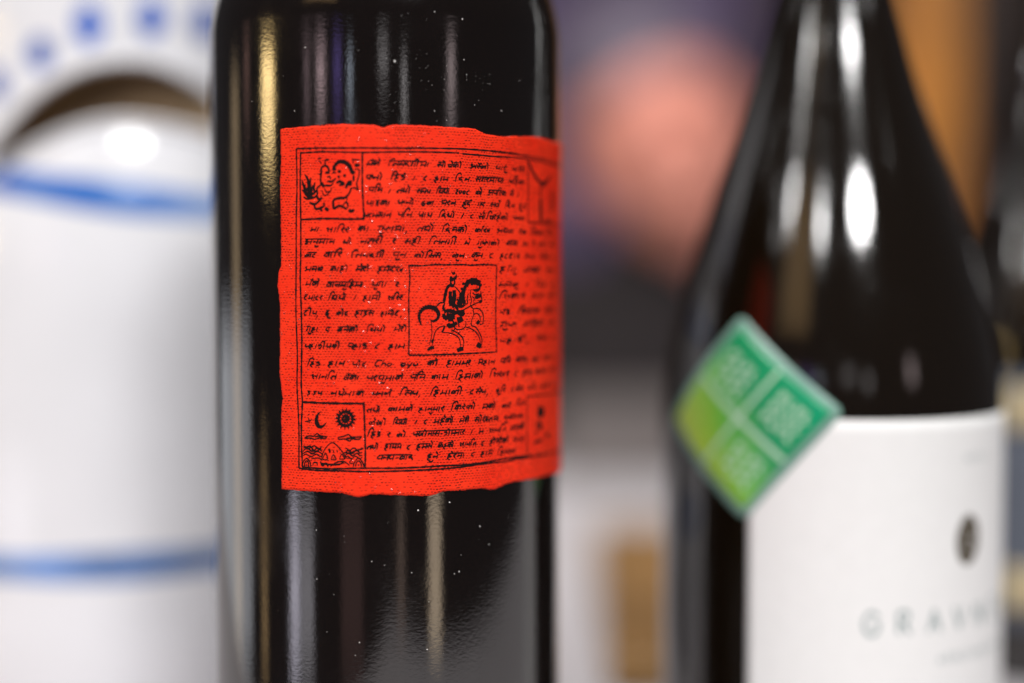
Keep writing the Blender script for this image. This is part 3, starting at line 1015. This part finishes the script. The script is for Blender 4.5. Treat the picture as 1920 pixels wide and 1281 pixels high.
def make_burgundy(ax, label, mat):
    e = empty('wine_bottle', label, 'bottle', (ax.x, ax.y, 0), 'wine bottles on the table')
    vv, ff = lathe(PR2, ax.x, ax.y, 160)
    keep(mesh_obj('glass_body', vv, ff, mat), e)
    rn = profile_r(PR2, 0.28)
    vv, ff = lathe([(rn + 0.0007, 0.236), (rn + 0.0007, 0.2845), (rn + 0.0024, 0.2849), (rn + 0.0024, 0.2938), (rn, 0.2962), (0.001, 0.2964)], ax.x, ax.y, 48)
    keep(mesh_obj('capsule', vv, ff, M_CAPS), e)
    return e


B2 = make_burgundy(AX2, 'dark sloping-shouldered bottle with white label and green diamond sticker', M_GLASS2)


def onb(ax, th0):
    def place(u, w_, off=0.0):
        th = u / R2 + th0
        r = profile_r(PR2, w_) + off
        return (ax.x + r * math.sin(th), ax.y - r * math.cos(th), w_)
    return place


onb2 = onb(AX2, TH2)
DEG2 = math.radians(1) * R2


def patch(name, place, u0, u1, w0, w1, off, mat, parent_empty, nu=60, nv=30, thick=0.00015):
    verts, faces = [], []
    for lay, o_ in ((0, off), (1, off - thick)):
        for j in range(nv + 1):
            for i in range(nu + 1):
                verts.append(place(u0 + (u1 - u0) * i / nu, w0 + (w1 - w0) * j / nv, o_))
    n = (nu + 1) * (nv + 1)
    for j in range(nv):
        for i in range(nu):
            a = j * (nu + 1) + i
            faces.append((a, a + 1, a + nu + 2, a + nu + 1))
    per = [i for i in range(nu + 1)] + [j * (nu + 1) + nu for j in range(1, nv + 1)] + \
          [nv * (nu + 1) + i for i in range(nu - 1, -1, -1)] + [j * (nu + 1) for j in range(nv - 1, 0, -1)]
    for q in range(len(per)):
        a, b = per[q], per[(q + 1) % len(per)]
        faces.append((a + n, b + n, b, a))
    return keep(mesh_obj(name, verts, faces, mat), parent_empty)


LT2 = 0.134 - 0.0298
white = patch('label', onb2, -25.5 * DEG2, 86 * DEG2, 0.022, LT2, 0.0002, M_PAPER, B2)
white['label'] = 'white paper label with grey lettering and a small dark seal'


def z_at(py, s):
    return CAM.z + (533 - py) * s / F_PX


ink = Ink(onb2, 0.00022)
write(ink, 'G R A V N E R', 11 * DEG2, 78 * DEG2, z_at(1182, 0.318), 0.0050, 0.00085, hand=False)
ink.build('lettering', M_GREYINK, white)
ink = Ink(onb2, 0.00022)
for k in range(11):
    x = (36 + 3.4 * k) * DEG2
    write(ink, 'ARNE'[k % 4], x, x + 0.0016, z_at(1235, 0.322), 0.0020, 0.00030, hand=False)
ink.build('lettering', M_GREYINK, white)
ink = Ink(onb2, 0.00022)
for k in range(4):
    x = (47 + 3.0 * k) * DEG2
    write(ink, 'NERA'[k % 4], x, x + 0.0012, z_at(860, 0.325), 0.0016, 0.00022, hand=False)
ink.build('lettering', M_GREYINK, white)
# oval seal
ink = Ink(onb2, 0.00022)
sc_u, sc_z = 48.5 * DEG2, z_at(1005, 0.325)
ring = [(sc_u + 0.0026 * math.cos(k * math.pi / 10), sc_z + 0.0042 * math.sin(k * math.pi / 10)) for k in range(21)]
ink.stroke(ring, 0.0026, taper=0, jit=0.05)
ink.stroke([(sc_u - 0.0012, sc_z + 0.0028), (sc_u + 0.0012, sc_z - 0.0028)], 0.0014)
ink.stroke([(sc_u + 0.0010, sc_z + 0.0024), (sc_u - 0.0012, sc_z - 0.0024)], 0.0012)
ink.build('seal', M_SEAL, white)

# green diamond sticker, half on glass and half over the white label
def sticker_mat():
    m, nt, b = new_mat('green_sticker_print')
    uv = node(nt, 'ShaderNodeUVMap')
    sep = node(nt, 'ShaderNodeSeparateXYZ')
    nt.links.new(uv.outputs[0], sep.inputs[0])
    # printed blend from blue-green at the top corner to yellow-green at the bottom left
    t = mth(nt, 'ADD', mth(nt, 'MULTIPLY', sep.outputs[0], 0.30), mth(nt, 'MULTIPLY', sep.outputs[1], 0.70))
    nz = node(nt, 'ShaderNodeTexNoise', i_Scale=4.0, i_Detail=3.0)
    nt.links.new(uv.outputs[0], nz.inputs['Vector'])
    t2 = mth(nt, 'ADD', t, mth(nt, 'MULTIPLY', mth(nt, 'SUBTRACT', nz.outputs['Fac'], 0.5), 0.15))
    col = ramp(nt, t2, [(0.15, (0.42, 0.57, 0.035)), (0.42, (0.13, 0.45, 0.06)), (0.6, (0.005, 0.27, 0.095)), (0.9, (0.003, 0.31, 0.14))])
    nt.links.new(col, b.inputs['Base Color'])
    b.inputs['Roughness'].default_value = 0.3
    return m


M_STICK = sticker_mat()
M_STICKEDGE = simple('clear_sticker_rim', (0.20, 0.36, 0.30), rough=0.25)
M_WHITEINK = simple('white_print_ink', (0.42, 0.62, 0.46), rough=0.5)
cT = Vector((-31.5 * DEG2, z_at(590, 0.320)))
cR = Vector((4.8 * DEG2, z_at(772, 0.311)))
cB = Vector((-27.0 * DEG2, z_at(982, 0.318)))
cL = cT + cB - cR


def stick(a, b):
    """a along T->R (0..1), b along T->L (0..1)"""
    return cT + (cR - cT) * a + (cL - cT) * b


def sticker_sheet(name, inset, rad, off, mat, par, uvs_=True):
    n = 8
    out = []
    lo, hi = inset, 1 - inset
    for cx, cy, a0 in ((hi - rad, hi - rad, 0), (lo + rad, hi - rad, 90), (lo + rad, lo + rad, 180), (hi - rad, lo + rad, 270)):
        for k in range(n + 1):
            a = math.radians(a0 + 90 * k / n)
            out.append((cx + rad * math.cos(a), cy + rad * math.sin(a)))
    dense = []
    for k in range(len(out)):
        a, b = Vector(out[k]), Vector(out[(k + 1) % len(out)])
        st_ = max(1, int((b - a).length / 0.04))
        dense += [tuple(a + (b - a) * (q / st_)) for q in range(st_)]
    out = dense
    m_ = len(out)
    rings = 14
    verts, faces, uvs2 = [], [], []
    for r_ in range(rings + 1):
        t = 1 - r_ / rings * 0.999
        for a, b in out:
            a2, b2 = 0.5 + (a - 0.5) * t, 0.5 + (b - 0.5) * t
            p = stick(a2, b2)
            verts.append(onb2(p.x, p.y, off))
            uvs2.append((a2, 1 - b2))
    for r_ in range(rings):
        for k in range(m_):
            k2 = (k + 1) % m_
            faces.append((r_ * m_ + k, r_ * m_ + k2, (r_ + 1) * m_ + k2, (r_ + 1) * m_ + k))
    base = len(verts)
    for a, b in out:
        p = stick(a, b)
        verts.append(onb2(p.x, p.y, off - 0.00012))
        uvs2.append((a, 1 - b))
    for k in range(m_):
        k2 = (k + 1) % m_
        faces.append((base + k2, base + k, k, k2)[::-1])
    o = mesh_obj(name, verts, faces, mat)
    ul = o.data.uv_layers.new(name='UVMap')
    for lp in o.data.loops:
        ul.data[lp.index].uv = uvs2[lp.vertex_index]
    return o


st = keep(sticker_sheet('sticker', 0.0, 0.06, 0.00036, M_STICKEDGE, B2), B2)
st['label'] = 'green diamond sticker with white print, turned on its corner'
sp_ = sticker_sheet('sticker_print', 0.055, 0.03, 0.00040, M_STICK, st)
sp_.parent = st


def stick_place(u, w_, off=0.0):
    return onb2(u, w_, off)


# pale cross that splits the sticker in four
ink = Ink(stick_place, 0.00042)
ink.stroke([stick(0.5, 0.07 + 0.86 * k / 12) for k in range(13)], 0.0011, taper=0, jit=0)
ink.stroke([stick(0.07 + 0.86 * k / 12, 0.5) for k in range(13)], 0.0011, taper=0, jit=0)
ink.build('pale_cross', M_WHITEINK, st)
# clumps of white print, illegible in the blur
for ca, cb in ((0.27, 0.30), (0.74, 0.27), (0.33, 0.73), (0.74, 0.72)):
    ink = Ink(stick_place, 0.00043)
    if (ca, cb) == (0.33, 0.73):
        continue
    for row in range(3):
        for k in range(4):
            a = ca - 0.12 + k * 0.072
            b = cb + (row - 1) * 0.085
            p0, p1 = stick(a, b - 0.03), stick(a, b + 0.03)
            p2 = stick(a + 0.04, b + (0.03 if k % 2 else -0.03))
            ink.stroke([p0, p1], 0.00075, taper=0, jit=0)
            ink.stroke([p1, p2], 0.00075, taper=0, jit=0)
    o = ink.build('white_print', M_WHITEINK, st)

# ------------------------------------------------------------------ third bottle, behind at the right edge
A3 = at(1965, 533, 0.50)
AX3 = Vector((A3.x, A3.y))
B3 = make_burgundy(AX3, 'dark bottle with slate grey label behind, cut off by right edge', M_GLASS2)
TH3 = math.atan2(-AX3.x, AX3.y)
onb3 = onb(AX3, TH3)
M_SLATE = simple('slate_label_paper', (0.10, 0.115, 0.15), rough=0.6, noise=0.1, scale=200)
M_GOLD = simple('pale_gold_print', (0.62, 0.50, 0.28), rough=0.35)
lab3 = patch('label', onb3, -64 * DEG2, 60 * DEG2, 0.022, 0.103, 0.0002, M_SLATE, B3, 40, 20)
lab3['label'] = 'slate grey label with pale gold bands'
for y0_, y1_ in ((735, 800), (1075, 1140)):
    z1_, z0_ = z_at(y0_, 0.465), z_at(y1_, 0.465)
    z0_ = max(z0_, 0.024)
    z1_ = min(z1_, 0.1022)
    o = patch('gold_band', onb3, -19 * DEG2, 24 * DEG2, z0_, z1_, 0.00024, M_GOLD, B3, 30, 4, 0.00003)
    o.matrix_parent_inverse = Matrix()
    o.parent = lab3

# ------------------------------------------------------------------ hooded ceramic jar, left
AJ = at(232, 533, 0.455)
JX, JY = AJ.x, AJ.y
J = empty('hooded_jar', 'white glazed hooded ceramic jar with cobalt blue bands and dots', 'jar', (JX, JY, 0))
jo = smooth_curve([(0.046, 0.0), (0.052, 0.002), (0.058, 0.02), (0.0615, 0.06), (0.062, 0.11), (0.0610, 0.145), (0.0575, 0.168), (0.0545, 0.182),
                   (0.0535, 0.20), (0.0530, 0.22), (0.0490, 0.25), (0.037, 0.275), (0.018, 0.288), (0.0005, 0.291)], 5)
jo = [(max(p[0], 0.0004), max(p[1], 0)) for p in jo]
vo, fo = lathe(jo, JX, JY, 128)
jar_shell = mesh_obj('body', vo, fo, M_CERAM)
# crescent recess in the front, coloured brown for the dark inside of the mouth
up_ = [(-45, 300), (0, 242), (60, 182), (130, 138), (195, 116), (260, 110), (320, 125), (375, 158), (420, 205), (460, 268)]
dn_ = [(452, 290), (400, 258), (330, 238), (250, 228), (190, 234), (130, 252), (60, 286), (-5, 326)]
mouth = [at(x, y, 0.400) for x, y in up_ + dn_]
cv_, cf_ = [], []
for p in mouth:
    cv_.append((p.x, JY - 0.09, p.z))
for p in mouth:
    cv_.append((p.x, JY - 0.012 - 0.026, p.z))
m_ = len(mouth)
cf_.append(tuple(range(m_)))
cf_.append(tuple(range(2 * m_ - 1, m_ - 1, -1)))
for k in range(m_):
    k2 = (k + 1) % m_
    cf_.append((k, k + m_, k2 + m_, k2))
cutter = mesh_obj('cutter', cv_, cf_, M_MOUTH_SHADE, smooth=False)
bm = bmesh.new()
bm.from_mesh(cutter.data)
bmesh.ops.recalc_face_normals(bm, faces=bm.faces)
bm.to_mesh(cutter.data)
bm.free()
md = jar_shell.modifiers.new('mouth', 'BOOLEAN')
md.operation = 'DIFFERENCE'
md.object = cutter
md.solver = 'EXACT'
md.material_mode = 'TRANSFER'
bpy.context.view_layer.update()
dg = bpy.context.evaluated_depsgraph_get()
nm = bpy.data.meshes.new_from_object(jar_shell.evaluated_get(dg))
jar_shell.modifiers.clear()
jar_shell.data = nm
bpy.data.objects.remove(cutter)
keep(jar_shell, J)


def jar_r(z):
    return float(np.interp(z, [p[1] for p in jo], [p[0] for p in jo]))


def jar_band(name, zf, half, mat):
    verts, faces = [], []
    n = 160
    for k in range(n):
        a = 2 * math.pi * k / n
        zc = zf(a)
        h = half * (1 + 0.12 * math.sin(3 * a + 1) + 0.08 * math.sin(7 * a))
        for t in (-1, -0.33, 0.33, 1):
            z = zc + h * t
            r = jar_r(z) + (0.00035 if abs(t) < 1 else 0.00015)
            verts.append((JX + r * math.sin(a), JY - r * math.cos(a), z))
    for k in range(n):
        for q in range(3):
            a, b = k * 4 + q, ((k + 1) % n) * 4 + q
            faces.append((a, b, b + 1, a + 1))
    return keep(mesh_obj(name, verts, faces, mat), J)


loop2d = smooth_curve([(p.x, p.z) for p in mouth] + [(mouth[0].x, mouth[0].z)], 4)[:-1]
path = []
for q in loop2d:
    r_ = jar_r(q.y)
    dx_ = max(-r_ * 0.98, min(r_ * 0.98, q.x - JX))
    path.append(Vector((JX + dx_, JY - math.sqrt(r_ * r_ - dx_ * dx_) - 0.0002, q.y)))
verts, faces = [], []
for k, p in enumerate(path):
    tg = (path[(k + 1) % len(path)] - path[k - 1]).normalized()
    nn = Vector((p.x - JX, p.y - JY, 0)).normalized()
    bb = tg.cross(nn).normalized()
    for q in range(10):
        a = 2 * math.pi * q / 10
        verts.append(p + (nn * math.cos(a) + bb * math.sin(a)) * 0.0012)
for k in range(len(path)):
    for q in range(10):
        k2, q2 = (k + 1) % len(path), (q + 1) % 10
        faces.append((k * 10 + q, k2 * 10 + q, k2 * 10 + q2, k * 10 + q2))
keep(mesh_obj('mouth_rim', verts, faces, M_CERAM), J)
jar_band('blue_band', lambda a: z_at(1066, 0.396) + 0.0003 * math.sin(2 * a), 0.0036, M_PALEBLUE)
jar_band('blue_band', lambda a: 0.1615 - 0.0085 * math.sin(a - 0.05) - 0.002 * math.cos(2 * a), 0.0040, M_BAND)
for x, y, rx, ry in ((-8, 162, 22, 30), (76, 104, 24, 32), (166, 50, 27, 40), (284, 38, 27, 36), (384, 46, 25, 34)):
    verts, faces = [], []
    for t in (0, 0.5, 1):
        for k in range(14):
            a = 2 * math.pi * k / 14
            d = ray(x + rx * t * math.cos(a), y - ry * t * math.sin(a) * (1.15 if math.sin(a) > 0 else 0.9))
            # meet the jar wall: step along the ray until inside
            s_ = 0.36
            for _ in range(400):
                p = CAM + d * s_
                if math.hypot(p.x - JX, p.y - JY) <= jar_r(p.z) + 0.0003:
                    break
                s_ += 0.0003
            verts.append(tuple(p))
    for q in range(2):
        for k in range(14):
            k2 = (k + 1) % 14
            faces.append((q * 14 + k, q * 14 + k2, (q + 1) * 14 + k2, (q + 1) * 14 + k))
    keep(mesh_obj('blue_dot', verts, faces, M_BLUE), J)

# ------------------------------------------------------------------ wooden board lying on the cloth between the bottles
bp_ = [at(1112, 1010, 0.72), at(1290, 1010, 0.72), at(1340, 1330, 0.46), at(1140, 1330, 0.46)]
quad = [Vector((p.x, p.y)) for p in bp_]
bm = bmesh.new()
vs = [bm.verts.new((q.x, q.y, 0.0005)) for q in quad]
fc = bm.faces.new(vs)
ex = bmesh.ops.extrude_face_region(bm, geom=[fc])
for g in ex['geom']:
    if isinstance(g, bmesh.types.BMVert):
        g.co.z = 0.014
bmesh.ops.recalc_face_normals(bm, faces=bm.faces)
bmesh.ops.bevel(bm, geom=[e for e in bm.edges], offset=0.003, segments=3, affect='EDGES')
me = bpy.data.meshes.new('wooden_board')
bm.to_mesh(me)
bm.free()
me.materials.append(M_WOOD)
board = bpy.data.objects.new('wooden_board', me)
COL.objects.link(board)
board['label'] = 'small brown wooden board lying on the cloth between the bottles'
board['category'] = 'board'

# ------------------------------------------------------------------ low box added at the back of the table to soften the dark-to-pale step
bm = bmesh.new()
q0, q1 = at(1030, 800, 1.0), at(1330, 800, 1.0)
bmesh.ops.create_cube(bm, size=1, matrix=Matrix.Translation(((q0.x + q1.x) / 2, 1.0, 0.0265)) @ Matrix.Diagonal((q1.x - q0.x, 0.09, 0.052, 1)))
bmesh.ops.bevel(bm, geom=list(bm.edges), offset=0.003, segments=2, affect='EDGES')
me = bpy.data.meshes.new('tone_box')
bm.to_mesh(me)
bm.free()
me.materials.append(simple('grey_brown_tone', (0.155, 0.135, 0.13), rough=0.8, noise=0.2, scale=20))
pbox = bpy.data.objects.new('tone_box', me)
COL.objects.link(pbox)
pbox['label'] = 'low blurred grey-brown box added as a middle tone at the back of the table before the person'
pbox['category'] = 'box'

# ------------------------------------------------------------------ person sitting behind the table
M_SKIN = simple('skin', (0.80, 0.32, 0.24), rough=0.5, noise=0.12, scale=12)
M_KNIT = simple('dark_knit', (0.014, 0.010, 0.011), rough=0.9, noise=0.3, scale=40)
M_HAIR = simple('grey_hair', (0.15, 0.125, 0.17), rough=0.6, noise=0.4, scale=60)
HP = at(1236, 262, 1.30)


def blobs(name, parts, mat, parent, voxel=0.006, smooth_it=6):
    """ellipsoids fused into one continuous skin"""
    bm = bmesh.new()
    for c, r, rot in parts:
        mtx = Matrix.Translation(Vector(c)) @ Matrix.Rotation(rot, 4, 'Y') @ Matrix.Diagonal((r[0], r[1], r[2], 1))
        bmesh.ops.create_icosphere(bm, subdivisions=3, radius=1, matrix=mtx)
    me = bpy.data.meshes.new(name)
    bm.to_mesh(me)
    bm.free()
    o = bpy.data.objects.new(name, me)
    COL.objects.link(o)
    r_ = o.modifiers.new('fuse', 'REMESH')
    r_.mode = 'VOXEL'
    r_.voxel_size = voxel
    s_ = o.modifiers.new('smooth', 'SMOOTH')
    s_.iterations = smooth_it
    bpy.context.view_layer.update()
    dg = bpy.context.evaluated_depsgraph_get()
    nm = bpy.data.meshes.new_from_object(o.evaluated_get(dg))
    o.modifiers.clear()
    o.data = nm
    nm.materials.clear()
    nm.materials.append(mat)
    nm.polygons.foreach_set('use_smooth', [True] * len(nm.polygons))
    keep(o, parent)
    return o


P = empty('person', 'blurred person in dark clothing sitting behind the table', 'person', (HP.x, HP.y + 0.02, -0.35))
x, y, z = HP


def limb(a, b, ra, rb, n=9):
    return [((a[0] + (b[0] - a[0]) * k / n, a[1] + (b[1] - a[1]) * k / n, a[2] + (b[2] - a[2]) * k / n), (ra + (rb - ra) * k / n,) * 3, 0) for k in range(n + 1)]


head = [((x, y + 0.015, z + 0.035), (0.076, 0.092, 0.085), 0), ((x, y - 0.010, z - 0.03), (0.064, 0.074, 0.078), 0), ((x, y - 0.035, z - 0.085), (0.036, 0.034, 0.028), 0),
        ((x, y - 0.088, z - 0.014), (0.013, 0.018, 0.024), 0), ((x, y - 0.094, z - 0.026), (0.017, 0.014, 0.011), 0),
        ((x - 0.076, y + 0.012, z - 0.008), (0.010, 0.020, 0.032), 0), ((x + 0.076, y + 0.012, z - 0.008), (0.010, 0.020, 0.032), 0),
        ((x - 0.030, y - 0.066, z + 0.022), (0.026, 0.014, 0.009), 0), ((x + 0.030, y - 0.066, z + 0.022), (0.026, 0.014, 0.009), 0),
        ((x, y - 0.076, z - 0.056), (0.025, 0.012, 0.006), 0), ((x, y - 0.074, z - 0.068), (0.022, 0.012, 0.007), 0)]
TILT_H = Matrix.Translation(HP) @ Matrix.Rotation(math.radians(-22), 4, 'Y') @ Matrix.Translation(-HP)
head = [(tuple(TILT_H @ Vector(c)), r, math.radians(-22)) for c, r, rot in head]
nb = TILT_H @ Vector((x, y + 0.02, z - 0.06))
head += limb(tuple(nb), (x + 0.02, y + 0.045, z - 0.17), 0.050, 0.056)
blobs('body', head, M_SKIN, P, 0.0045, 4)
zs = z - 0.165
tors = [((x, y + 0.04, zs - 0.10), (0.17, 0.105, 0.15), 0), ((x, y + 0.04, zs - 0.27), (0.165, 0.11, 0.17), 0), ((x, y + 0.03, zs - 0.01), (0.13, 0.07, 0.045), 0)]
for s in (-1, 1):
    tors += limb((x + s * 0.10, y + 0.035, zs + 0.005), (x + s * 0.20, y + 0.04, zs - 0.045), 0.055, 0.062)
    tors += limb((x + s * 0.205, y + 0.04, zs - 0.05), (x + s * 0.235, y + 0.06, zs - 0.32), 0.058, 0.046)
tors += limb((x, y + 0.03, zs + 0.01), (x, y + 0.032, zs + 0.045), 0.066, 0.062, 3)
blobs('sweater', tors, M_KNIT, P, 0.008, 8)
hair = [(tuple(TILT_H @ Vector((x, y + 0.020, z + 0.062))), (0.082, 0.094, 0.078), math.radians(-22))]
blobs('hair', hair, M_HAIR, P, 0.006, 2)

# ------------------------------------------------------------------ purple curtain behind the person, amber board added for the warm glow behind the bottle necks
M_PURPLE = simple('purple_cloth', (0.15, 0.11, 0.21), rough=0.9, noise=0.35, scale=6)
verts, faces = [], []
c0, c1 = at(930, 533, 2.05), at(1400, 533, 2.05)
for i in range(61):
    t = i / 60
    for z in (-0.35, 0.2, 0.75, 1.3):
        verts.append((c0.x + (c1.x - c0.x) * t, c0.y + 0.02 * math.sin(i * 1.1), z))
for i in range(60):
    for k in range(3):
        a = i * 4 + k
        faces.append((a, a + 4, a + 5, a + 1))
cur = mesh_obj('curtain', verts, faces, M_PURPLE)
cur['label'] = 'blurred purple cloth hanging behind the person'
cur['category'] = 'curtain'
M_AMBER = simple('amber_glow', (0.42, 0.155, 0.012), rough=0.5, noise=0.3, scale=8)  # orange colour stands in for the warm glow between the bottles
bm = bmesh.new()
p0, p1 = at(1672, 533, 1.1), at(1782, 533, 1.1)
bmesh.ops.create_cube(bm, size=1, matrix=Matrix.Translation(((p0.x + p1.x) / 2, p0.y, 0.241)) @ Matrix.Diagonal((p1.x - p0.x, 0.03, 0.48, 1)))
bmesh.ops.bevel(bm, geom=list(bm.edges), offset=0.004, segments=2, affect='EDGES')
me = bpy.data.meshes.new('amber_glow_board')
bm.to_mesh(me)
bm.free()
me.materials.append(M_AMBER)
panel = bpy.data.objects.new('amber_glow_board', me)
COL.objects.link(panel)
panel['label'] = 'blurred upright amber board added for the warm glow behind the sloping-shouldered bottle neck'
panel['category'] = 'board'
